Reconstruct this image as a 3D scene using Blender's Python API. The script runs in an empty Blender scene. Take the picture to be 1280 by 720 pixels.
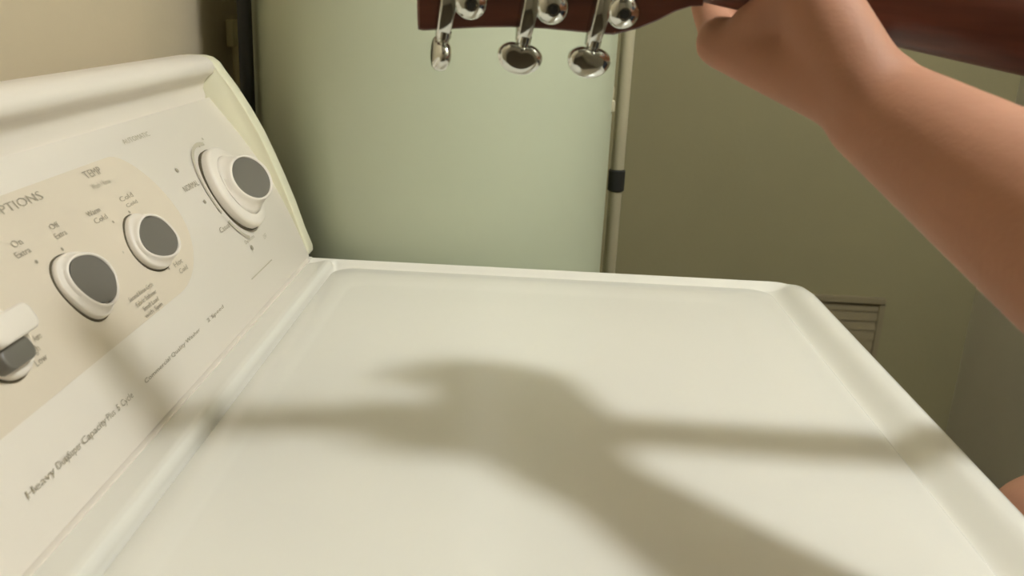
import bpy, bmesh, math, random
from mathutils import Vector, Matrix, Euler
PI = math.pi
C = bpy.context.scene.collection
scn = bpy.context.scene
T = 0.92                      # height of the washer top above the floor; shapes below are written from that level

# ------------------------------------------------------------------ camera
cam_d = bpy.data.cameras.new('camera')
cam = bpy.data.objects.new('camera', cam_d); C.objects.link(cam); scn.camera = cam
cam_d.sensor_width = 36.0
cam_d.lens = 1133.87 * 36.0 / 1280.0
cam_d.clip_start = 0.02
def aim(yaw, pitch, roll):
    cy, sy, cp, sp = math.cos(yaw), math.sin(yaw), math.cos(pitch), math.sin(pitch)
    r = Vector((cy, sy, 0)); f = Vector((-sy*cp, cy*cp, -sp)); u = r.cross(f)
    r2 = r*math.cos(roll) + u*math.sin(roll); u2 = u*math.cos(roll) - r*math.sin(roll)
    return Matrix((r2, u2, -f)).transposed()
CAMP = Vector((0.2405, -0.9765, 0.2827 + T))
cam.matrix_world = Matrix.Translation(CAMP) @ aim(0.0119, 0.3062, 0.0485).to_4x4()
cam_d.dof.use_dof = True
cam_d.dof.focus_distance = 0.80
cam_d.dof.aperture_fstop = 11.0

# ------------------------------------------------------------------ world, light, exposure
w = bpy.data.worlds.new('world'); scn.world = w; w.use_nodes = True
w.node_tree.nodes['Background'].inputs['Color'].default_value = (1.0, 0.93, 0.80, 1)
w.node_tree.nodes['Background'].inputs['Strength'].default_value = 0.05
LAMP = Vector((1.02, -0.60, 1.42))
LAMP_R, LAMP_STRENGTH = 0.075, 275.0        # the opal globe of the ceiling light gives the light
scn.view_settings.view_transform = 'Standard'; scn.view_settings.look = 'None'
scn.view_settings.gamma = 1.0; scn.view_settings.exposure = 0.0
scn.view_settings.use_curve_mapping = False

# ------------------------------------------------------------------ materials
def lin(c): return tuple(((v/255.0+0.055)/1.055)**2.4 if v > 10 else v/255.0/12.92 for v in c)
def mat(name, rgb, rough=0.5, metal=0.0, var=0.05, scale=6.0, bump=0.0, bscale=200.0, coat=0.0, stretch=None, spec=0.5, sss=0.0):
    m = bpy.data.materials.new(name); m.use_nodes = True
    nt = m.node_tree; b = nt.nodes['Principled BSDF']
    b.inputs['Roughness'].default_value = rough; b.inputs['Metallic'].default_value = metal
    b.inputs['Coat Weight'].default_value = coat; b.inputs['Coat Roughness'].default_value = 0.12
    b.inputs['Specular IOR Level'].default_value = spec
    if sss:
        b.inputs['Subsurface Weight'].default_value = sss; b.inputs['Subsurface Radius'].default_value = (0.012, 0.005, 0.003)
        b.inputs['Subsurface Scale'].default_value = 0.6
    tc = nt.nodes.new('ShaderNodeTexCoord'); mp = nt.nodes.new('ShaderNodeMapping')
    if stretch: mp.inputs['Scale'].default_value = stretch
    nt.links.new(tc.outputs['Object'], mp.inputs['Vector'])
    no = nt.nodes.new('ShaderNodeTexNoise'); no.inputs['Scale'].default_value = scale; no.inputs['Detail'].default_value = 4
    nt.links.new(mp.outputs[0], no.inputs['Vector'])
    cr = nt.nodes.new('ShaderNodeValToRGB'); c = lin(rgb)
    cr.color_ramp.elements[0].position = 0.3; cr.color_ramp.elements[1].position = 0.7
    cr.color_ramp.elements[0].color = tuple(max(0, v*(1-var)) for v in c) + (1,)
    cr.color_ramp.elements[1].color = tuple(min(1, v*(1+var)) for v in c) + (1,)
    nt.links.new(no.outputs['Fac'], cr.inputs['Fac']); nt.links.new(cr.outputs['Color'], b.inputs['Base Color'])
    if bump:
        n2 = nt.nodes.new('ShaderNodeTexNoise'); n2.inputs['Scale'].default_value = bscale; n2.inputs['Detail'].default_value = 3
        nt.links.new(mp.outputs[0], n2.inputs['Vector'])
        bp = nt.nodes.new('ShaderNodeBump'); bp.inputs['Strength'].default_value = bump; bp.inputs['Distance'].default_value = 0.002
        nt.links.new(n2.outputs['Fac'], bp.inputs['Height']); nt.links.new(bp.outputs[0], b.inputs['Normal'])
    return m
M = {}
M['enamel'] = mat('white_enamel', (226, 223, 214), 0.20, var=0.01, bump=0.04, bscale=60)
M['plastic'] = mat('white_plastic', (227, 219, 208), 0.42, var=0.01)
M['cap'] = mat('cream_plastic', (226, 222, 196), 0.45, var=0.015)
M['print'] = mat('beige_print', (214, 202, 184), 0.5, var=0.02)
M['ink'] = mat('grey_ink', (160, 151, 133), 0.6, var=0.05)
M['inkpale'] = mat('pale_grey_ink', (186, 178, 160), 0.6, var=0.03)
M['insert'] = mat('grey_insert', (106, 102, 94), 0.38, var=0.05)
M['gap'] = mat('dark_gap', (92, 84, 66), 0.8)
M['heater'] = mat('tank_enamel', (180, 186, 162), 0.34, var=0.02, scale=3)
M['wall'] = mat('olive_wall_paint', (156, 148, 112), 0.75, var=0.04, scale=3, bump=0.25, bscale=90)
M['wall_l'] = mat('tan_wall_paint', (190, 176, 150), 0.8, var=0.03, scale=3, bump=0.25, bscale=90)
M['wall_r'] = mat('pale_grey_wall_paint', (212, 206, 186), 0.6, var=0.03, scale=3, bump=0.1)
M['ceil'] = mat('ceiling_paint', (150, 144, 130), 0.9, var=0.02, bump=0.4, bscale=60)
M['floor'] = mat('vinyl_floor', (92, 80, 62), 0.5, var=0.12, scale=12)
M['trim'] = mat('trim_paint', (200, 192, 168), 0.5)
M['grille'] = mat('grille_paint', (150, 138, 108), 0.5)
M['black'] = mat('black_rubber', (30, 30, 26), 0.55)
M['pipe'] = mat('pale_pipe', (186, 178, 150), 0.4)
M['beige'] = mat('beige_box', (228, 218, 172), 0.6)
M['wood'] = mat('mahogany', (94, 50, 34), 0.45, var=0.3, scale=9, stretch=(1, 14, 14), coat=0.12)
M['woodtop'] = mat('spruce', (206, 150, 84), 0.35, var=0.15, scale=9, stretch=(1, 14, 14), coat=0.5)
M['ebony'] = mat('rosewood', (44, 28, 22), 0.45, var=0.3, scale=20, stretch=(1, 8, 8))
M['chrome'] = mat('chrome', (214, 216, 210), 0.09, metal=1.0, var=0.02)
M['steel'] = mat('steel_string', (180, 176, 165), 0.3, metal=1.0)
M['bone'] = mat('bone', (232, 224, 200), 0.5)
M['skin'] = mat('skin', (170, 123, 99), 0.62, var=0.06, scale=14, bump=0.12, bscale=260, sss=0.15, spec=.3)
M['shirt'] = mat('grey_cloth', (92, 94, 100), 0.9, var=0.08, bump=0.4, bscale=400)
M['shorts'] = mat('dark_cloth', (50, 54, 66), 0.9, var=0.08, bump=0.4, bscale=400)
M['hair'] = mat('brown_hair', (66, 44, 28), 0.6, var=0.3, scale=60)
M['eye'] = mat('eye_white', (236, 232, 224), 0.2)
M['iris'] = mat('iris', (60, 46, 34), 0.2)
M['lip'] = mat('lips', (176, 96, 84), 0.5)
M['stool'] = mat('stool_wood', (120, 84, 50), 0.45, var=0.2, stretch=(1, 1, 8), scale=10)
gl = bpy.data.materials.new('lamp_glass'); gl.use_nodes = True
gb = gl.node_tree.nodes['Principled BSDF']; gb.inputs['Emission Color'].default_value = (0.96, 1.0, 1.0, 1); gb.inputs['Emission Strength'].default_value = LAMP_STRENGTH
M['lampglass'] = gl

# ------------------------------------------------------------------ helpers
def link_mesh(name, me, m, parent=None, smooth=True):
    if not isinstance(m, (list, tuple)): m = [m]
    for x in m: me.materials.append(x)
    if smooth:
        for p in me.polygons: p.use_smooth = True
    o = bpy.data.objects.new(name, me); C.objects.link(o)
    if parent is not None:
        o.parent = parent
        L = Vector(parent.get('_at', (0, 0, 0)))
        o.location = -L; o['_at'] = (0, 0, 0)
    return o
def ob(name, V, F, m, parent=None, smooth=True, sharp=None, bevel=0.0):
    me = bpy.data.meshes.new(name)
    me.from_pydata([(v[0], v[1], v[2] + T) for v in V], [], F)
    bm = bmesh.new(); bm.from_mesh(me); bmesh.ops.remove_doubles(bm, verts=bm.verts, dist=1e-6)
    if bevel:
        bmesh.ops.bevel(bm, geom=[e for e in bm.edges if len(e.link_faces) == 2 and e.calc_face_angle(0) > 0.6], offset=bevel, segments=2, affect='EDGES', profile=0.5)
    bmesh.ops.recalc_face_normals(bm, faces=bm.faces); bm.to_mesh(me); bm.free()
    if sharp is not None: me.set_sharp_from_angle(angle=sharp)
    return link_mesh(name, me, m, parent, smooth)
def thing(name, label, cat, loc, group=None):
    o = bpy.data.objects.new(name, None); C.objects.link(o)
    o.location = (loc[0], loc[1], loc[2] + T); o['_at'] = tuple(o.location); o.empty_display_size = 0.05
    return tag(o, label, cat, group)
def tag(o, label, cat, group=None):
    o['label'] = label; o['category'] = cat
    if group: o['group'] = group
    return o
def struct(o): o['kind'] = 'structure'; return o
class MB:
    def __init__(s): s.V = []; s.F = []
    def add(s, V, F):
        n = len(s.V); s.V += [tuple(v) for v in V]; s.F += [tuple(i+n for i in f) for f in F]; return s
    def rings(s, R, close=True, cap0=True, cap1=True):
        n = len(R[0]); b = len(s.V)
        for r in R: s.V += [tuple(v) for v in r]
        for i in range(len(R)-1):
            for j in range(n if close else n-1):
                k = (j+1) % n
                s.F.append((b+i*n+j, b+i*n+k, b+(i+1)*n+k, b+(i+1)*n+j))
        if cap0: s.F.append(tuple(b+j for j in range(n))[::-1])
        if cap1: s.F.append(tuple(b+(len(R)-1)*n+j for j in range(n)))
        return s
    def box(s, a, b):
        x0, y0, z0 = a; x1, y1, z1 = b
        return s.rings([[(x0, y0, z), (x1, y0, z), (x1, y1, z), (x0, y1, z)] for z in (z0, z1)])
    def tube(s, P, r, n=16):
        P = [Vector(p) for p in P]; rr = r if isinstance(r, (list, tuple)) else [r]*len(P)
        R = []; u = None
        for i, p in enumerate(P):
            t = (P[min(i+1, len(P)-1)] - P[max(i-1, 0)]).normalized()
            if u is None: u = t.orthogonal().normalized()
            u = (u - t*u.dot(t)).normalized(); v = t.cross(u)
            R.append([p + (u*math.cos(a) + v*math.sin(a))*rr[i] for a in [2*PI*k/n for k in range(n)]])
        return s.rings(R)
    def lathe(s, c, prof, ax=(0, 0, 1), n=32, shape=None, u0=None):
        # prof: (radius, height) pairs along ax from centre c; shape(angle) scales the radius
        c = Vector(c); ax = Vector(ax).normalized()
        u = Vector(u0) if u0 is not None else ax.orthogonal(); u = (u - ax*u.dot(ax)).normalized(); v = ax.cross(u)
        R = []
        for q in prof:
            r, h = q[0], q[1]; sy = q[2] if len(q) > 2 else 1.0; off = q[3] if len(q) > 3 else 0.0
            R.append([c + ax*h + u*(off + r*math.cos(a)*(shape(a) if shape else 1)) + v*(r*sy*math.sin(a)*(shape(a) if shape else 1)) for a in [2*PI*k/n for k in range(n)]])
        return s.rings(R)
    def obj(s, name, m, parent=None, **k): return ob(name, s.V, s.F, m, parent, **k)
def box(name, a, b, m, parent=None, bevel=0.0, **k):
    return MB().box(a, b).obj(name, m, parent, bevel=bevel, smooth=bevel > 0, sharp=0.7 if bevel else None, **k)
def sm(a, b, x):
    t = max(0.0, min(1.0, (x-a)/(b-a))); return t*t*(3-2*t)

# ------------------------------------------------------------------ room
X0, X1, Y0, Y1, ZF, ZC = -0.17, 1.34, -3.4, 1.15, -T, 1.52
struct(box('floor', (X0-.1, Y0-.1, ZF-.1), (X1+.1, Y1+.1, ZF), M['floor']))
struct(box('ceiling', (X0-.1, Y0-.1, ZC), (X1+.1, Y1+.1, ZC+.1), M['ceil']))
struct(box('wall_left', (X0-.1, Y0-.1, ZF), (X0, Y1+.1, ZC), M['wall_l']))
struct(box('wall_right', (X1, Y0-.1, ZF), (X1+.1, Y1+.1, ZC), M['wall_r']))
struct(box('wall_back', (X0, Y1, ZF), (X1, Y1+.1, ZC), M['wall']))
struct(box('wall_front', (X0, Y0-.1, ZF), (X1, Y0, ZC), M['wall_l']))
struct(box('baseboard_back', (X0, Y1-.014, ZF), (X1, Y1, ZF+.09), M['trim'], bevel=.003))
struct(box('baseboard_right', (X1-.014, Y0, ZF), (X1, Y1-.014, ZF+.09), M['trim'], bevel=.003))

# ------------------------------------------------------------------ washing machine
WX, WY = 0.55, -0.686
wm = thing('washing_machine', 'white top-loading washing machine with a sloped dial console along its left side', 'washing machine', (0.21, -0.343, -T))
box('cabinet', (-0.125, WY+.004, -T+.02), (WX-.006, -.004, -.035), M['enamel'], wm, bevel=.006)
for x in (-.09, .50):
    for y in (WY+.05, -.05):
        MB().lathe((x, y, -T), [(.022, 0), (.022, .008), (.010, .010), (.010, .025)], n=20).obj('foot', M['black'], wm, sharp=.6)

LIDX0, LIDX1, LIDY0, LIDY1 = 0.0330, 0.5085, WY+.026, -.026
RC = 0.034
def top_z(x, y):
    a = WX - x; b = min(-y, y - WY)
    # rounded plan distance to the outline
    if a < RC and b < RC: d = RC - math.hypot(RC-a, RC-b)
    else: d = min(a, b)
    z = 0.0
    r = .010
    if d < r: z -= r - math.sqrt(max(0, r*r - (r-d)**2))
    # front slope falling to the lid, far and near ledges
    fb = sm(.006, .022, b); rise = sm(.0, .07, b)
    fr = -.008 + .0145*(1-sm(.014, .042, a))*rise + .008*(1-rise)*(1-sm(.010, .036, a))
    k = fb
    z += fr*fb
    # strip between the console and the lid: hollow, then a rounded rib, then a drop
    if x < LIDX0 + .004:
        kk = sm(.006, .028, b)
        st = -.0035 + .0065*min(1.0, x/.024) - .0006*sm(.024, .029, x) - .015*sm(.0285, .033, x)
        z = (z if k < .01 else z*(1-kk)) + st*kk
    return z
def spaced(cuts, step):
    out = []
    for (a, b, st) in cuts:
        n = max(1, int(round((b-a)/st)))
        out += [a + (b-a)*i/n for i in range(n)]
    out.append(cuts[-1][1]); return out
xs = spaced([(0, .036, .0018), (.036, .49, .03), (.49, .51, .0018), (.51, .53, .0025), (.53, WX-.008, .0025), (WX-.008, WX, .001)], 0)
ys = spaced([(WY, WY+.012, .001), (WY+.012, WY+.034, .002), (WY+.034, -.034, .03), (-.034, -.012, .002), (-.012, 0, .001)], 0)
def warp(x, y):
    a, b0, b1 = WX-x, -y, y-WY
    for b, s in ((b0, 1), (b1, -1)):
        if a < RC and b < RC:
            u, v = RC-a, RC-b
            h = math.hypot(u, v)
            if h > 0:
                k = max(u, v)/h; u *= k; v *= k
            x = WX - RC + u; y = -(RC-v) if s > 0 else WY + (RC-v)
    return x, y
V = []; F = []
for x in xs:
    for y in ys:
        X, Y = warp(x, y); V.append((X, Y, top_z(X, Y)))
ny = len(ys)
for i in range(len(xs)-1):
    for j in range(ny-1):
        F.append((i*ny+j, (i+1)*ny+j, (i+1)*ny+j+1, i*ny+j+1))
# skirt
loop = [i*ny for i in range(len(xs))] + [(len(xs)-1)*ny + j for j in range(1, ny)] + [i*ny+ny-1 for i in range(len(xs)-2, -1, -1)]
b = len(V)
for k in loop: V.append((V[k][0], V[k][1], -.040))
for k in range(len(loop)-1): F.append((loop[k], b+k, b+k+1, loop[k+1]))
ob('top_panel', V, F, M['enamel'], wm, sharp=1.2)

def rrect(x0, x1, y0, y1, r, n=8):
    P = []
    for cx, cy, a0 in ((x1-r, y1-r, 0), (x0+r, y1-r, PI/2), (x0+r, y0+r, PI), (x1-r, y0+r, 1.5*PI)):
        for i in range(n+1):
            a = a0 + PI/2*i/n; P.append((cx + r*math.cos(a), cy + r*math.sin(a)))
    return P
mb = MB(); R = []
for ins, z in ((0, -.012), (0, -.0062), (.0006, -.0048), (.002, -.0041), (.030, -.0038), (.046, -.0038), (.052, -.0044), (.060, -.0046)):
    R.append([(p[0], p[1], z) for p in rrect(LIDX0+ins*.5+.0018, LIDX1-ins, LIDY0+ins, LIDY1-ins, .024)])
mb.rings(R, cap0=False)
mb.obj('lid', M['enamel'], wm, sharp=.9)
box('lid_hinge', (.012, WY+.004, -.03), (.02, WY+.020, -.02), M['plastic'], wm)

# console: profile in x and z, run along y
SL = 0.199; SB = 0.010
sv = Vector((-.1036, 0, .17))/SL; nv = Vector((.17, 0, .1036))/SL
def cons(y, s, h=0.0):
    o = SB*math.sin(PI*min(max(s, 0), SL)/SL) + h
    p = sv*s + nv*o; return Vector((p.x, y, p.z))
def extr(prof, y0, y1): return MB().rings([[(p[0], y, p[1]) for p in prof] for y in (y0, y1)])
YE, YC = WY, 0.0
shell = [(-.135, .0), (-.150, .03), (-.150, .195), (-.144, .207), (-.132, .2125), (-.112, .2130), (-.104, .2110), (-.0985, .2065), (-.0965, .2005), (-.0985, .1955), (-.1045, .1910),
         (-.1085, .1850), (-.1100, .1790), (-.1080, .1725), (-.108, .165), (-.02, .0)]
extr(shell, YE+.02, YC-.0005).obj('console_shell', M['plastic'], wm, sharp=.9)
box('console_base', (-.04, YE+.02, -.03), (.0030, -.0005, -.0014), M['plastic'], wm)
N = 24
mb = MB(); R = []
for y in (YE+.022, YC-.0025, YC-.0005):
    d = -.0015 if y == YC-.0005 else 0
    R.append([cons(y, SL*i/N, d) for i in range(N+1)] + [cons(y, SL*i/N, -.012) for i in range(N, -1, -1)])
mb.rings(R).obj('control_panel', M['plastic'], wm, sharp=.9)
capp = [(-.135, .0), (-.151, .03), (-.151, .196), (-.144, .2065), (-.132, .2120), (-.112, .2124), (-.1045, .2105), (-.0985, .2065), (-.0935, .1990), (-.0800, .1810), (-.0660, .1590), (-.0520, .1340), (-.0410, .1100), (-.0300, .0840), (-.0190, .0560), (-.0090, .0260), (-.0010, .0060), (-.001, .0)]
for y0, y1, s in ((0, .026, 1), (YE-.004, YE+.021, -1)):
    mb = MB(); c = Vector((-.10, .08))
    def ins(k): return [((p[0]-c.x)*k+c.x, (p[1]-c.y)*(1-(1-k)*.8)+c.y) for p in capp]
    lv = [(y0, .985), (y0+.0015, .997), (y0+.003, 1.0), (y1-.006, 1.0), (y1-.002, .985), (y1, .95)]
    if s < 0: lv = [(y0, .95), (y0+.002, .985), (y0+.006, 1.0), (y1-.003, 1.0), (y1-.0015, .997), (y1, .985)]
    mb.rings([[(p[0], y, max(p[1], .001)) for p in ins(k)] for y, k in lv])
    mb.obj('end_cap', M['cap'], wm, sharp=1.0)

# beige printed area on the control panel: thin sheet that follows the face
def sheet(name, outline, h, m, parent, nx=40, ns=26):
    # outline: function y -> (s_low, s_high)
    y0, y1, fn = outline; V = []; F = []
    for i in range(nx+1):
        y = y0 + (y1-y0)*(1-(1-i/nx)**1.6); lo, hi = fn(y)
        for j in range(ns+1): V.append(cons(y, lo + (hi-lo)*j/ns, h))
    for i in range(nx):
        for j in range(ns):
            k = i*(ns+1)+j; F.append((k, k+ns+1, k+ns+2, k+1))
    return ob(name, V, F, m, parent)
def grey(y):
    # right edge bows; corners rounded
    yr = -.240; t = max(0.0, min(1.0, (yr - y)/.040)); c = math.sqrt(max(0, 1-(1-t)**2))
    hi = .118 + (.1755-.118)*c
    t2 = max(0.0, min(1.0, (yr - y)/.075)); c2 = math.sqrt(max(0, 1-(1-t2)**2))
    lo = .118 - (.118-.0595)*c2
    return lo, hi
sheet('printed_field', (-.640, -.2402, grey), .0004, M['print'], wm)

fonts_h = .0008
def text(s, y0, s0, width, height, m, parent=wm, name='lettering'):
    cu = bpy.data.curves.new('t', 'FONT'); cu.body = s; cu.size = 1.0; cu.resolution_u = 2
    to = bpy.data.objects.new('t', cu); C.objects.link(to)
    dg = bpy.context.evaluated_depsgraph_get(); me = bpy.data.meshes.new_from_object(to.evaluated_get(dg))
    bpy.data.objects.remove(to, do_unlink=True)
    vs = [v.co for v in me.vertices]; w_ = max(v.x for v in vs); x_ = min(v.x for v in vs); h_ = max(v.y for v in vs)
    for v in me.vertices:
        q = cons(.005 + y0 + (v.co.x-x_)/(w_-x_)*width, s0 + v.co.y/h_*height, fonts_h); v.co = (q.x, q.y, q.z+T)
    me.name = name
    return link_mesh(name, me, m, parent, smooth=False)
def dot(y, s, r, m, name='tick_mark'):
    P = [cons(.005 + y + r*math.cos(a), s + r*math.sin(a), fonts_h) for a in [2*PI*k/10 for k in range(10)]]
    return ob(name, P, [tuple(range(10))], m, wm, smooth=False)
def arc(yc, sc, r0, r1, a0, a1, m, name='printed_ring', n=28):
    V = []; F = []
    for i in range(n+1):
        a = math.radians(a0 + (a1-a0)*i/n)
        for r in (r0, r1): V.append(cons(.005 + yc + r*math.cos(a), sc + r*math.sin(a), fonts_h))
    for i in range(n): F.append((2*i, 2*i+2, 2*i+3, 2*i+1))
    return ob(name, V, F, m, wm, smooth=False)
def stripe(y0, y1, s0, h, m, name='rule_line'):
    return ob(name, [cons(y0+.005, s0, fonts_h), cons(y1+.005, s0, fonts_h), cons(y1+.005, s0+h, fonts_h), cons(y0+.005, s0+h, fonts_h)], [(0, 1, 2, 3)], m, wm, smooth=False)

#TEXT
text('LOAD OPTIONS', -.500, .1640, .104, .0062, M['ink'])
text('TEMP', -.334, .1655, .026, .0060, M['ink'])
text('Wash / Rinse', -.337, .1565, .029, .0042, M['inkpale'])
text('AUTOMATIC', -.246, .1805, .052, .0044, M['inkpale'])
for (s_, y, s, w_, h_) in [('Warm', -.368, .1405, .019, .004), ('Cold', -.366, .1340, .019, .004), ('Cold', -.316, .1400, .022, .004), ('Cold', -.314, .1343, .019, .003),
                           ('Hot', -.306, .0775, .016, .004), ('Cold', -.304, .0710, .016, .004),
                           ('On', -.460, .1430, .011, .0045), ('Extra', -.464, .1365, .016, .004), ('Off', -.415, .1432, .011, .004), ('Extra', -.417, .1365, .014, .004),
                           ('High', -.512, .0850, .012, .0045), ('Low', -.511, .0785, .012, .0042), ('Auto', -.500, .0905, .008, .004)]:
    text(s_, y, s, w_, h_, M['ink'])
for i, (s_, y, s, w_) in enumerate([('Second Rinse Cycle', -.390, .0765, .040), ('Fabric Softener', -.385, .0708, .034), ('Small Load', -.380, .0655, .026), ('with Spin', -.383, .0608, .030)]):
    text(s_, y, s, w_, .0034, M['ink'])
for s_, y, w_ in [('Heavy', -.572, .028), ('Duty', -.541, .013), ('Super', -.529, .015), ('Capacity', -.512, .030), ('Plus', -.480, .010)]:
    text(s_, y, .0262, w_, .0042, M['ink'])
text('5 Cycle', -.466, .0262, .022, .0042, M['ink'])
text('Commercial Quality Washer', -.424, .0266, .104, .0030, M['ink'])
text('2 Speed', -.302, .0268, .038, .0030, M['ink'])
stripe(-.185, -.118, .0270, .0012, M['inkpale'])
dot(-.451, .1300, .0013, M['ink']); dot(-.420, .1295, .0013, M['ink']); dot(-.345, .1300, .0012, M['ink']); dot(-.316, .1310, .0012, M['ink'])
dot(-.316, .0800, .0012, M['ink']); dot(-.519, .0905, .0013, M['ink']); dot(-.532, .0275, .0007, M['ink']); dot(-.360, .108, .0010, M['inkpale'])
# timer dial print
arc(-.122, .106, .0500, .0535, 75, 195, M['inkpale']); arc(-.122, .106, .0500, .0535, 206, 246, M['inkpale'])
dot(-.198, .1440, .0022, M['ink']); dot(-.190, .1090, .0020, M['ink'])
text('NORMAL', -.212, .1240, .034, .0055, M['ink'])
text('Casual', -.197, .0780, .026, .0050, M['ink'])
dot(-.150, .0500, .0026, M['ink'])
text('Delicate', -.160, .0560, .028, .0036, M['inkpale']); text('OFF', -.112, .0480, .010, .0045, M['inkpale'])
for a in (95, 115, 137): 
    dot(-.098 + .057*math.cos(math.radians(a)), .104 + .057*math.sin(math.radians(a)), .0014, M['inkpale'])

def knob(y, s, R0, Rt, H, rot, name, label=None, base=None, oval=1.12, ins=.88, tilt=.24):
    c = cons(y, s, 0.0); ax = (cons(y, s+.004) - cons(y, s-.004)).cross(Vector((0, 1, 0))); ax.normalize()
    if ax.x < 0: ax = -ax
    u = Vector((0, 1, 0))*math.cos(rot) + sv*math.sin(rot)
    sq = lambda a: 1 + .05*math.cos(3*a)
    kb = MB(); gapb = MB()
    gapb.lathe(c, [(R0*1.045, -.003), (R0*1.045, .0009)], ax, 48, sq if not base else None, u)
    if base:
        kb.lathe(c, [(base, .0012), (base, .0065), (base*.985, .0085), (base*.93, .0100), (base*.74, .0105), (R0*1.12, .0085), (R0*1.02, .0080), (R0*1.0, .012), (R0*.93, H*.55), (Rt, H*.85, oval), (Rt*.985, H*.97, oval), (Rt*.95, H, oval), (Rt*ins*1.02, H*.995, oval), (Rt*ins, H*.93, oval), (Rt*ins*.98, H*.6, oval)], ax, 56, None, u)
        gapb = MB().lathe(c, [(base*1.02, -.003), (base*1.02, .0012)], ax, 48, None, u)
    else:
        kb.lathe(c, [(R0, .0010), (R0, .0040), (R0*.975, .0055), (R0*.93, H*.45), (Rt*1.02, H*.80, oval*.97), (Rt*.985, H*.96, oval), (Rt*.94, H, oval), (Rt*ins*1.02, H*.995, oval), (Rt*ins, H*.93, oval), (Rt*ins*.98, H*.6, oval)], ax, 56, sq, u)
    def slant(mb_):
        # the grip's face leans towards the near end of the console
        for i, q in enumerate(mb_.V):
            q = Vector(q); h = (q-c).dot(ax); wgt = sm(H*.35, H*.8, h)
            mb_.V[i] = tuple(q + ax*(wgt*(q.y-c.y)*tilt))
    slant(kb)
    k = kb.obj(name, M['plastic'], wm, sharp=1.1)
    gapb.obj('knob_shadow_gap', M['gap'], k, smooth=False)
    # slightly dished grey face
    R = [(Rt*ins*f, H*(.955 - .05*(1-f*f)), oval) for f in (1, .8, .6, .4, .2, .02)]
    m2 = MB().lathe(c, [(Rt*ins*.97, H*.7, oval)] + R, ax, 48, None, u)
    slant(m2)
    fc = m2.obj('grip_face', M['insert'], k, sharp=1.3)
    return k
knob(-.4225, .1035, .0238, .0180, .0115, math.radians(20), 'selector_knob')
knob(-.320, .1045, .0232, .0185, .0130, math.radians(70), 'selector_knob')
knob(-.118, .1060, .0310, .0240, .026, math.radians(75), 'timer_dial', base=.0430, tilt=.30, oval=1.16)
# third selector on the left: turned grip with a pale bar above a grey recess
c = cons(-.523, .1005, 0.0); ax = nv
u = Vector((0, 1, 0))
k = MB().lathe(c, [(.0215, .001), (.0215, .004), (.020, .006), (.015, .0065)], ax, 48, None, u).obj('selector_knob', M['plastic'], wm, sharp=1.0)
MB().lathe(c, [(.0226, -.003), (.0226, .0009)], ax, 48, None, u).obj('knob_shadow_gap', M['gap'], k, smooth=False)
def pill(cc, L, Wd, h0, h1, rr, u, ax):
    v = ax.cross(u); out = []
    for h, f in ((h0, 1.0), (h1-.002, .96), (h1-.0006, .90), (h1, .80)):
        r = []
        for (sx, sy, a0) in ((1, 1, 0), (-1, 1, PI/2), (-1, -1, PI), (1, -1, 1.5*PI)):
            for i in range(6):
                a = a0 + PI/2*i/5
                r.append(cc + ax*h + u*(sx*(L-rr) + rr*math.cos(a))*f + v*(sy*(Wd-rr) + rr*math.sin(a))*f)
        out.append(r)
    return MB().rings(out)
pill(c + sv*.0055, .0215, .0085, .004, .018, .006, u, ax).obj('grip_bar', M['plastic'], k, sharp=1.0)
pill(c - sv*.0085 - u*.004, .0150, .0075, .004, .0125, .0065, u, ax).obj('grip_face', M['insert'], k, sharp=1.0)

# ------------------------------------------------------------------ water heater and pipes
HX, HY, HR = 0.112, 0.262, 0.236
wh = thing('water_heater', 'tall pale green-white cylindrical water heater behind the washing machine', 'water heater', (HX, HY, -T))
MB().lathe((HX, HY, 0), [(HR-.02, -T+.03), (HR, -T+.045), (HR, .52), (HR-.004, .53)], n=96).obj('tank_jacket', M['heater'], wh, sharp=.9)
MB().lathe((HX, HY, 0), [(HR+.003, .526), (HR+.003, .552), (HR-.01, .566), (.05, .575), (.045, .60)], n=96).obj('top_cover', M['heater'], wh, sharp=.9)
MB().lathe((HX, HY, 0), [(HR+.002, -T), (HR+.002, -T+.03), (HR-.02, -T+.032)], n=96).obj('base_ring', M['black'], wh, sharp=.9)
MB().tube([(HX-.09, HY, .565), (HX-.09, HY, ZC+.02)], .0115).obj('water_pipe', M['pipe'], wh)
MB().tube([(HX+.09, HY, .565), (HX+.09, HY, ZC+.02)], .0115).obj('water_pipe', M['pipe'], wh)
a0 = math.radians(-8)
pq = (HX + HR*math.cos(a0)+.000, HY + HR*math.sin(a0))
box('drain_fitting', (pq[0]-.012, pq[1]-.010, .150), (pq[0]+.003, pq[1]+.010, .166), M['pipe'], wh, bevel=.003)
box('drain_fitting', (pq[0]-.012, pq[1]-.006, .166), (pq[0]+.001, pq[1]+.006, .184), M['pipe'], wh, bevel=.003)

dp = thing('drain_pipe', 'thin pale vertical pipe with a black coupling right of the water heater', 'pipe', (.378, .40, -T))
MB().tube([(.3755, .40, -T), (.3755, .40, ZC)], .0100, 20).obj('pipe_run', M['pipe'], dp)
MB().lathe((.3755, .40, 0), [(.0102, .012), (.0128, .014), (.0128, .044), (.0102, .046)], n=24).obj('coupling', M['black'], dp, sharp=.6)
bp_ = thing('black_pipe', 'black vertical pipe squeezed between the left wall and the water heater', 'pipe', (-.106, .140, -T))
MB().tube([(-.106, .140, -T), (-.106, .140, ZC)], .0085, 16).obj('pipe_run', M['black'], bp_)
vb = thing('lit_patch_box', 'small beige box on the left wall standing in for patches of lit wall beside the black pipe', 'stand-in box', (-.165, .276, .20))  # box and hose are made up; their pale colour stands for patches of lit wall
box('box_body', (-.170, .262, .207), (-.160, .290, .242), M['beige'], vb, bevel=.002)
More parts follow.
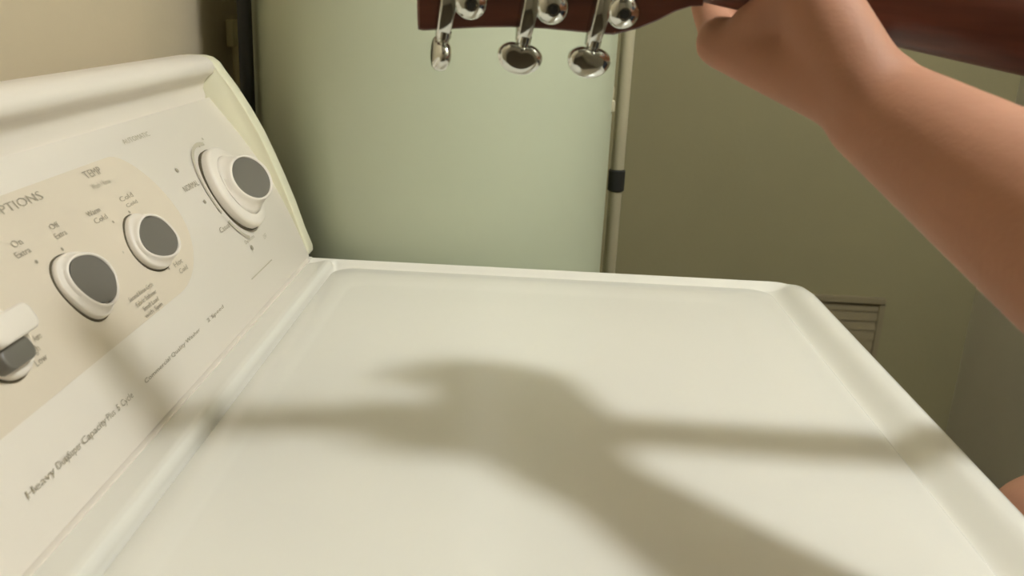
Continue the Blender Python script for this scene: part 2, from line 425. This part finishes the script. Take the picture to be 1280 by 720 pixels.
MB().tube([(-.162, .276, .208), (-.162, .278, .165), (-.163, .288, .10), (-.163, .290, -T+.3)], .005, 12).obj('hose', M['beige'], vb)

# ------------------------------------------------------------------ vent grille low on the back wall
vg = thing('vent_grille', 'tan louvred vent grille low on the back wall', 'vent', (.94, Y1-.006, -.71))
gx0, gx1, gz0, gz1 = .76, 1.124, -.712, -.364
mb = MB()
mb.box((gx0, Y1-.012, gz1-.016), (gx1, Y1, gz1)).box((gx0, Y1-.012, gz0), (gx1, Y1, gz0+.016))
mb.box((gx0, Y1-.012, gz0+.016), (gx0+.014, Y1, gz1-.016)).box((gx1-.012, Y1-.012, gz0+.016), (gx1, Y1, gz1-.016))
mb.obj('frame', M['grille'], vg, bevel=.0015, smooth=False)
box('back_plate', (gx0+.012, Y1-.002, gz0+.014), (gx1-.010, Y1-.0005, gz1-.014), M['grille'], vg)
ns = 13
for i in range(ns):
    z = gz0 + .026 + (gz1-gz0-.050)*i/(ns-1)
    R = [[(x, Y1-.003, z+.0128), (x, Y1-.0050, z+.0133), (x, Y1-.0080, z-.0115), (x, Y1-.0065, z-.012)] for x in (gx0+.013, gx1-.011)]
    MB().rings(R).obj('louvre', M['grille'], vg, smooth=False)

# ------------------------------------------------------------------ ceiling light
cl = thing('ceiling_light', 'round glass ceiling light above the front of the washing machine', 'ceiling light', (LAMP.x, LAMP.y, ZC))
MB().lathe((LAMP.x, LAMP.y, 0), [(.10, ZC), (.10, ZC-.012), (.085, ZC-.02), (.03, ZC-.022)], n=40).obj('mounting_plate', M['trim'], cl, sharp=.7)
MB().lathe((LAMP.x, LAMP.y, LAMP.z), [(LAMP_R*math.sin(t), LAMP_R*math.cos(t)) for t in [PI*(.14 + .855*i/16) for i in range(17)]], n=32).obj('globe', M['lampglass'], cl)
MB().lathe((LAMP.x, LAMP.y, 0), [(.036, ZC-.03), (.036, LAMP.z+LAMP_R*.9), (.034, LAMP.z+LAMP_R*.9)], n=32).obj('collar', M['trim'], cl)

# ------------------------------------------------------------------ guitar
# local frame: a along the neck towards the body, w across it (up), n out of the fingerboard (away from the player)
GN = Vector((0.3331, -0.4260, 0.3140)); SG = 1.17                     # middle of the nut
ga = Vector((.985, -.02, -.150)).normalized()
gn = Vector((.06, .965, .25)); gn = (gn - ga*gn.dot(ga)).normalized()
gw = gn.cross(ga).normalized()
if gw.z < 0: gw = -gw
def G(a, w_, n): return GN + ga*a + gw*w_ + gn*n
gt = thing('acoustic_guitar', 'brown mahogany acoustic guitar with chrome tuners held by its neck above the washing machine', 'guitar', G(.62, 0, -.05))
# neck: D-shaped section growing towards the body
mb = MB(); R = []
for i in range(15):
    a = .0 + .36*i/14; hw = .0220 + .0065*i/14; d = .0150 + .004*i/14 + (.035*sm(.31, .36, a))
    if i == 0: d = .014
    R.append([G(a, hw*math.cos(t), -(d+.004)*max(0, math.sin(t))**.8 - .001) for t in [PI*k/16 for k in range(17)]])
mb.rings(R).obj('neck', M['wood'], gt, sharp=1.0)
R = [[G(a, hw, 0-.001), G(a, -hw, -.001), G(a, -hw*.96, .004), G(a, hw*.96, .004)] for a, hw in ((.002, .0218), (.36, .0283), (.47, .0295))]
MB().rings(R).obj('fingerboard', M['ebony'], gt, smooth=False)
R = [[G(a, hw, -.001), G(a, -hw, -.001), G(a, -hw, .0075), G(a, hw, .0075)] for a, hw in ((-.003, .0218), (.002, .0218))]
MB().rings(R).obj('nut', M['bone'], gt, smooth=False)
sc = .645
for i in range(1, 19):
    a = sc*(1 - 2**(-i/12)); hw = .0218 + (.0283-.0218)*min(1, a/.36)
    MB().rings([[G(a-.001, s_*hw, .0038), G(a+.001, s_*hw, .0038), G(a+.0006, s_*hw, .0052), G(a-.0006, s_*hw, .0052)] for s_ in (-1, 1)]).obj('fret', M['steel'], gt, smooth=False)
# headstock, tilted back 12 degrees about the nut
th = math.radians(12)
ha = (ga*math.cos(th) + gn*math.sin(th) + gw*.084).normalized(); hw_ = None; hn = (gn*math.cos(th) - ga*math.sin(th))
hv = hn.cross(ha).normalized()
if hv.z < 0: hv = -hv
def H(a, w_, n): return GN + ha*a + hv*w_ + hn*(n - .001)
HL = -.1365
out = [(0, .0215), (-.006, .0222), (-.013, .0250), (-.021, .0300), (-.030, .0345), (-.042, .0382), (-.060, .0378), (-.076, .0372), (-.092, .0374), (-.108, .0386), (-.122, .0402), (-.134, .0416), (HL, .0412)]
tipo = [(HL-.001, .0250), (HL+.004, .0100), (HL+.004, -.0100), (HL-.001, -.0250)]
P = out + tipo + [(p[0], -p[1]) for p in out[::-1]]
def prism(P, f, n0, n1, bev): 
    cx = sum(p[0] for p in P)/len(P)
    def r(n, k): return [f(cx+(p[0]-cx)*(1-k*.012), p[1]*(1-k*.03), n) for p in P]
    return MB().rings([r(n0, 1), r(n0+bev, 0), r(n1-bev, 0), r(n1, 1)])
prism(P, H, -.0150, -.0012, .001).obj('headstock', M['wood'], gt, sharp=.6)
prism(P, H, -.0012, .0003, .0003).obj('headstock_veneer', M['ebony'], gt, sharp=.6)
# tuners: three a side; housing plate, round gear cover, shaft, kidney-shaped button
def tuner(a, side, rot):
    sw = -side*hv                                 # outward
    sl = (sw*math.cos(.12) - ha*math.sin(.12)).normalized()      # shaft leans towards the tip
    pl = ha*math.cos(.12) + sw*math.sin(.12); nb = -hn
    c0 = H(a, -side*.0268, -.0150)
    r = MB()
    # tapering back plate along the shaft
    def Q(s_, p_, n_): return c0 + sl*s_ + pl*p_ + nb*n_
    r.rings([[Q(s_, -w2, 0), Q(s_, w2*.9, 0), Q(s_, w2*.6, hh), Q(s_, -w2*.8, hh)] for s_, w2, hh in ((-.0135, .0030, .0015), (-.0125, .0050, .0050), (.000, .0052, .0080), (.010, .0046, .0070), (.0165, .0036, .0060), (.0175, .0028, .0050))])
    base = r.obj('tuner', M['chrome'], gt, bevel=.0008, sharp=.7)
    cg = Q(-.003, .0095, 0)
    MB().lathe(cg, [(.0080, 0), (.0082, .004), (.0078, .0068), (.0062, .0086), (.0032, .0094), (.0030, .0086), (.0003, .0086)], nb, 32).obj('gear_cover', M['chrome'], base, sharp=.8)
    MB().lathe(cg + nb*.0084, [(.0026, 0), (.0024, .0012), (.0003, .0014)], nb, 6).obj('screw', M['black'], base, smooth=False)
    m_ = c0 + nb*.0035
    MB().lathe(m_ + sl*.015, [(.0036, -.002), (.0036, .001), (.0030, .0014), (.0030, .0030), (.0036, .0036), (.0034, .0065)], sl, 20).obj('shaft', M['chrome'], base, sharp=.7)
    # button
    bw = pl*math.cos(rot) + nb*math.sin(rot); bt = sl.cross(bw)
    def K(x, y, z): return m_ + sl*(.0155 + y) + bw*x + bt*z
    prof = []
    for k in range(36):
        t = 2*PI*k/36; x = .0110*math.cos(t); yy = math.sin(t)
        y = .0075 + .0092*yy*(1 if yy > 0 else .75) - (.0 if yy > 0 else .0)
        if yy < 0: y += .0016*math.exp(-(x/.0035)**2) - .0
        prof.append((x, y))
    R = []
    for z, k in ((-.0036, .55), (-.0033, .80), (-.0020, .96), (0, 1.0), (.0020, .96), (.0033, .80), (.0036, .55)):
        R.append([K(x*k, .0075+(y-.0075)*k, z) for x, y in prof])
    MB().rings(R).obj('tuner_button', M['chrome'], base, sharp=1.2)
    # string post on the face
    MB().lathe(H(a, -side*.0268, .0003), [(.0045, 0), (.0045, .0015), (.0030, .002), (.0030, .013), (.002, .014)], hn, 18).obj('string_post', M['chrome'], base, sharp=.8)
for a, ro in ((-.1228, 1.45), (-.0845, .12), (-.0503, -.10)):
    tuner(a, 1, ro)
for a, ro in ((-.1228, .2), (-.0845, .4), (-.0495, -.3)):
    tuner(a, -1, ro)
# strings
for i in range(6):
    w0 = -.017 + .034*i/5; w1 = -.024 + .048*i/5
    hp = H((-.1228, -.0845, -.0495)[min(i, 5-i)], (-.0225+.003) if i < 3 else (.0225-.003), .009)
    MB().tube([hp, G(-.001, w0, .0082), G(.645, w1, .012)], .0004 + .00008*i, 6).obj('string', M['steel'], gt, smooth=False)
# body
def outl():
    pts = [(.36, .0), (.362, .05), (.375, .095), (.405, .128), (.445, .142), (.49, .138), (.535, .122), (.575, .1175), (.62, .130), (.67, .164), (.72, .190), (.765, .197), (.81, .182), (.842, .140), (.857, .08), (.861, .0)]
    res = []
    n = len(pts)
    for i in range(n-1):
        p0 = pts[max(i-1, 0)] if i > 0 else (pts[1][0], -pts[1][1]); p1 = pts[i]; p2 = pts[i+1]; p3 = pts[i+2] if i+2 < n else (pts[n-2][0], -pts[n-2][1])
        for k in range(5):
            t = k/5
            res.append(tuple(.5*((2*p1[j]) + (-p0[j]+p2[j])*t + (2*p0[j]-5*p1[j]+4*p2[j]-p3[j])*t*t + (-p0[j]+3*p1[j]-3*p2[j]+p3[j])*t**3) for j in (0, 1)))
    res.append(pts[-1])
    return res + [(x, -y) for x, y in res[-2:0:-1]]
O = [(.372 + (x-.36)*.91, y*.93) for x, y in outl()]
def ring(n, k=1.0): return [G(.60+(x-.60)*k, y*k, n) for x, y in O]
MB().rings([ring(-.1), ring(-.0025)], cap0=False, cap1=False).obj('body_side', M['wood'], gt, sharp=1.0)
MB().rings([ring(-.103, .985), ring(-.1025, .996), ring(-.0995, 1.003)]).obj('body_back', M['wood'], gt, sharp=.9)
MB().rings([ring(-.0025, 1.003), ring(.0, .998), ring(.0005, .99)]).obj('soundboard', M['woodtop'], gt, sharp=.9)
MB().lathe(G(.515, 0, .0004), [(.050, 0), (.050, .0006), (.003, .0007)], gn, 48).obj('sound_hole', M['black'], gt, smooth=False)
R = [[G(a, w_, .0005), G(a+.028, w_, .0005), G(a+.024, w_, .009), G(a+.004, w_, .009)] for a, w_ in ((.640, -.075), (.632, -.04), (.632, .04), (.640, .075))]
MB().rings(R).obj('bridge', M['ebony'], gt, smooth=False)

def grow(o):
    for c_ in o.children:
        g0 = GN + Vector((0, 0, T))
        for v in c_.data.vertices: v.co = g0 + (v.co - g0)*SG
        grow(c_)
grow(gt)

# ------------------------------------------------------------------ person
def capsule(mb, p, q, r0, r1, n=20):
    p, q = Vector(p), Vector(q); d = q - p; L = d.length; ax = d/L if L > 1e-6 else Vector((0, 0, 1))
    prof = [(max(1e-4, r0*math.sin(t)), -r0*math.cos(t)) for t in [PI/2*i/6 for i in range(7)]] + [(max(1e-4, r1*math.cos(t)), L + r1*math.sin(t)) for t in [PI/2*i/6 for i in range(7)]]
    mb.lathe(p, prof, ax, n)
def ellip(mb, c, rad, rot=None, n=28):
    c = Vector(c); m3 = (Euler(rot).to_matrix() if rot else Matrix.Identity(3)); R = []
    for i in range(1, 20):
        t = PI*i/20
        R.append([c + m3 @ Vector((rad[0]*math.sin(t)*math.cos(a), rad[1]*math.sin(t)*math.sin(a), -rad[2]*math.cos(t))) for a in [2*PI*k/n for k in range(n)]])
    mb.rings(R)
def fuse(name, mb, m, parent, vox=.004, smooth=8, keep=None):
    me = bpy.data.meshes.new('tmp'); me.from_pydata([(v[0], v[1], v[2]+T) for v in mb.V], [], mb.F)
    bm = bmesh.new(); bm.from_mesh(me); bmesh.ops.recalc_face_normals(bm, faces=bm.faces); bm.to_mesh(me); bm.free()
    o = bpy.data.objects.new('tmp', me); C.objects.link(o)
    r = o.modifiers.new('r', 'REMESH'); r.mode = 'VOXEL'; r.voxel_size = vox; r.use_smooth_shade = True
    s_ = o.modifiers.new('s', 'SMOOTH'); s_.factor = .5; s_.iterations = smooth
    dg = bpy.context.evaluated_depsgraph_get(); me2 = bpy.data.meshes.new_from_object(o.evaluated_get(dg))
    bpy.data.objects.remove(o, do_unlink=True); me2.name = name
    return link_mesh(name, me2, m, parent, smooth=True)
pe = thing('person', 'person seated with bare left forearm raised, left hand around the guitar neck', 'person', (.95, -.76, -.28))
B = MB(); BT = B; B = MB()
S = lambda pts, mb=None: [capsule(mb or B, pts[i][0], pts[i+1][0], pts[i][1], pts[i+1][1]) for i in range(len(pts)-1)]
Ls, Le, Lw = Vector((.688, -.855, .272)), Vector((.5060, -.7450, .1625)), Vector((.3950, -.5660, .2418))
# left arm
S([(Ls, .045), (Ls.lerp(Le, .5), .044), (Le, .0400)])
S([(Le, .0400), (Le.lerp(Lw, .25), .0445), (Le.lerp(Lw, .5), .0385), (Le.lerp(Lw, .75), .0315), (Lw, .0245)])
#HAND
kn = [Vector(v) for v in ((.3350, -.497, .2660), (.3550, -.487, .2635), (.3760, -.482, .2620), (.3950, -.481, .2620))]
wl = Lw + Vector((-.010, .004, .006)); wr_ = Lw + Vector((.002, .004, .008))
for i, k_ in enumerate(kn):
    st = wl.lerp(wr_, i/3)
    capsule(B, st, k_, .0185, (.0135, .0135, .0130, .0120)[i])
    # finger curls round the far side of the neck and back over the strings
    L = (.040, .044, .041, .032)[i]; r = (.0092, .0094, .0088, .0080)[i]
    p1 = k_ + Vector((-.002, .026, .012)).normalized()*L*.9
    p2 = p1 + Vector((-.004, .004, .024)).normalized()*L*.62
    p3 = p2 + Vector((-.002, -.020, .010)).normalized()*L*.50
    capsule(B, k_, p1, r*1.12, r); capsule(B, p1, p2, r, r*.92); capsule(B, p2, p3, r*.92, r*.80)
# heel of the hand and thumb behind the neck
capsule(B, Lw + Vector((-.006, -.002, .006)), (.366, -.533, .292), .0200, .0185)
capsule(B, (.372, -.520, .280), (.345, -.512, .270), .0180, .0130)
capsule(B, (.362, -.533, .292), (.346, -.515, .274), .0150, .0120)
capsule(B, (.366, -.533, .292), (.350, -.545, .318), .0165, .0118)
capsule(B, (.350, -.545, .318), (.340, -.542, .342), .0115, .0098)
g1 = Vector((.3190, -.510, .308)); BT.add([GN + (Vector(v)-g1)*SG for v in B.V], B.F); B = BT
Ls, Le, Lw = [GN + (v-g1)*SG for v in (Ls, Le, Lw)]
# torso, hips, neck
Rs = Vector((1.125, -.840, .270))
S([(Ls + Vector((.03, 0, -.005)), .056), ((.95, -.86, .30), .075), (Rs + Vector((-.03, 0, -.005)), .056)])
for dx, rr in ((-.07, .105), (.07, .105), (0, .11)):
    S([((.95+dx, -.845, .20), rr), ((.95+dx*.8, -.83, .05), rr*.95), ((.95+dx*.7, -.80, -.08), rr*.92), ((.95+dx*.9, -.79, -.17), rr*1.02)])
S([((.95, -.855, .30), .060), ((.945, -.840, .385), .052), ((.937, -.822, .43), .050)])
# legs and feet
legs = ((Vector((.86, -.73, -.21)), Vector((.7190, -.2700, -.1450)), Vector((.755, -.345, -.565))), (Vector((1.03, -.76, -.21)), Vector((1.09, -.355, -.215)), Vector((1.07, -.420, -.600))))
for hp, k_, an in legs:
    S([(hp, .088), (hp.lerp(k_, .5), .073), (k_, .058)])
    S([(k_, .056), (k_.lerp(an, .3)+Vector((0, -.012, 0)), .055), (k_.lerp(an, .7), .040), (an, .032)])
    S([(an + Vector((0, -.02, -.030)), .030), (an + Vector((0, .06, -.045)), .027), (an + Vector((0, .125, -.055)), .020)])
# right arm over the lower bout to the strings
Re, Rw = Vector((1.235, -.600, .150)), Vector((1.060, -.370, .215))
S([(Rs, .052), (Rs.lerp(Re, .5), .046), (Re, .040)])
S([(Re, .040), (Re.lerp(Rw, .3), .041), (Re.lerp(Rw, .7), .031), (Rw, .0265)])
for i in range(4):
    k_ = Vector((.995 - .004*i, -.335 - .004*i, .205 - .021*i + .02)); r = (.0092, .0094, .0088, .008)[i]; L = (.040, .044, .040, .032)[i]
    capsule(B, Rw + Vector((0, 0, .008-.006*i)), k_, .0190, .0130)
    p1 = k_ + Vector((-.030, .003, -.016)).normalized()*L; p2 = p1 + Vector((-.018, -.018, -.014)).normalized()*L*.6; p3 = p2 + Vector((-.002, -.022, -.008)).normalized()*L*.45
    capsule(B, k_, p1, r*1.1, r); capsule(B, p1, p2, r, r*.92); capsule(B, p2, p3, r*.92, r*.8)
capsule(B, Rw + Vector((-.01, 0, .012)), (1.008, -.345, .242), .017, .013); capsule(B, (1.008, -.345, .242), (.978, -.355, .228), .0125, .0100)
# head looking down at the left hand
HC = Vector((.935, -.830, .545)); hr = Euler((-.28, .10, .35)).to_matrix()
def hd(x, y, z): return HC + hr @ Vector((x, y, z))
ellip(B, hd(0, -.005, .018), (.074, .092, .090), (-.28, .10, .35))
ellip(B, hd(0, .022, -.040), (.056, .066, .066), (-.28, .10, .35))
capsule(B, hd(0, .070, -.090), hd(0, .045, -.080), .022, .035)
capsule(B, hd(0, .088, .016), hd(0, .106, -.022), .008, .013)
capsule(B, hd(-.010, .092, -.026), hd(.010, .092, -.026), .010, .010)
capsule(B, hd(-.022, .080, -.056), hd(.022, .080, -.056), .010, .010)
capsule(B, hd(-.045, .070, .030), hd(.045, .070, .030), .014, .014)
for s_ in (-1, 1):
    ellip(B, hd(s_*.075, -.008, -.004), (.010, .018, .030), (-.28, .10, .35), 16)
    capsule(B, hd(s_*.040, .060, -.020), hd(s_*.030, .070, -.024), .020, .018)
body = fuse('body', B, M['skin'], pe, vox=.0036, smooth=7)
for s_ in (-1, 1):
    e = MB(); ellip(e, hd(s_*.031, .0765, .004), (.0125, .0125, .0115)); e = e.obj('eye', M['eye'], pe)
    i_ = MB(); ellip(i_, hd(s_*.031, .0855, .001), (.0055, .004, .0055)); i_.obj('iris', M['iris'], e)
l_ = MB(); ellip(l_, hd(0, .0885, -.056), (.022, .0045, .0065), (-.28, .10, .35)); l_.obj('lips', M['lip'], pe)
hb = MB()
ellip(hb, hd(0, -.018, .032), (.083, .094, .094), (-.28, .10, .35)); ellip(hb, hd(0, -.045, -.010), (.078, .068, .082), (-.28, .10, .35)); capsule(hb, hd(-.035, .035, .082), hd(.035, .035, .080), .026, .026)
fuse('hair', hb, M['hair'], pe, vox=.005, smooth=4)
sh = MB()
S([(Ls + Vector((.03, 0, -.005)), .064), ((.95, -.86, .295), .084), (Rs + Vector((-.03, 0, -.005)), .064)], sh)
for dx, rr in ((-.07, .113), (.07, .113), (0, .118)):
    S([((.95+dx, -.845, .20), rr), ((.95+dx*.8, -.83, .05), rr*.98), ((.95+dx*.8, -.80, -.08), rr*1.0), ((.95+dx*.9, -.79, -.16), rr*1.02)], sh)
S([(Ls, .061), (Ls.lerp(Le, .38), .060)], sh); S([(Rs, .061), (Rs.lerp(Re, .38), .060)], sh)
fuse('shirt', sh, M['shirt'], pe, vox=.007, smooth=4)
so = MB()
S([((.87, -.79, -.19), .108), ((1.02, -.79, -.19), .108)], so)
for hp, k_, an in legs: S([(hp, .098), (hp.lerp(k_, .52), .086)], so)
fuse('shorts', so, M['shorts'], pe, vox=.007, smooth=4)

# ------------------------------------------------------------------ bar stool under the person
bs = thing('bar_stool', 'wooden bar stool under the seated person', 'stool', (.95, -.77, -T))
MB().lathe((.95, -.77, 0), [(.165, -.345), (.175, -.335), (.175, -.315), (.165, -.303)], n=48).obj('seat', M['stool'], bs, sharp=.7)
LG = []
for sx in (-1, 1):
    for sy in (-1, 1):
        p, q = Vector((.95+sx*.11, -.77+sy*.11, -.340)), Vector((.95+sx*.17, -.77+sy*.17, -T)); LG.append((p, q))
        MB().tube([p, q], [.017, .014], 14).obj('leg', M['stool'], bs)
for i, j in ((0, 1), (2, 3), (0, 2), (1, 3)):
    t = .55; MB().tube([LG[i][0].lerp(LG[i][1], t), LG[j][0].lerp(LG[j][1], t)], .010, 12).obj('rung', M['stool'], bs)
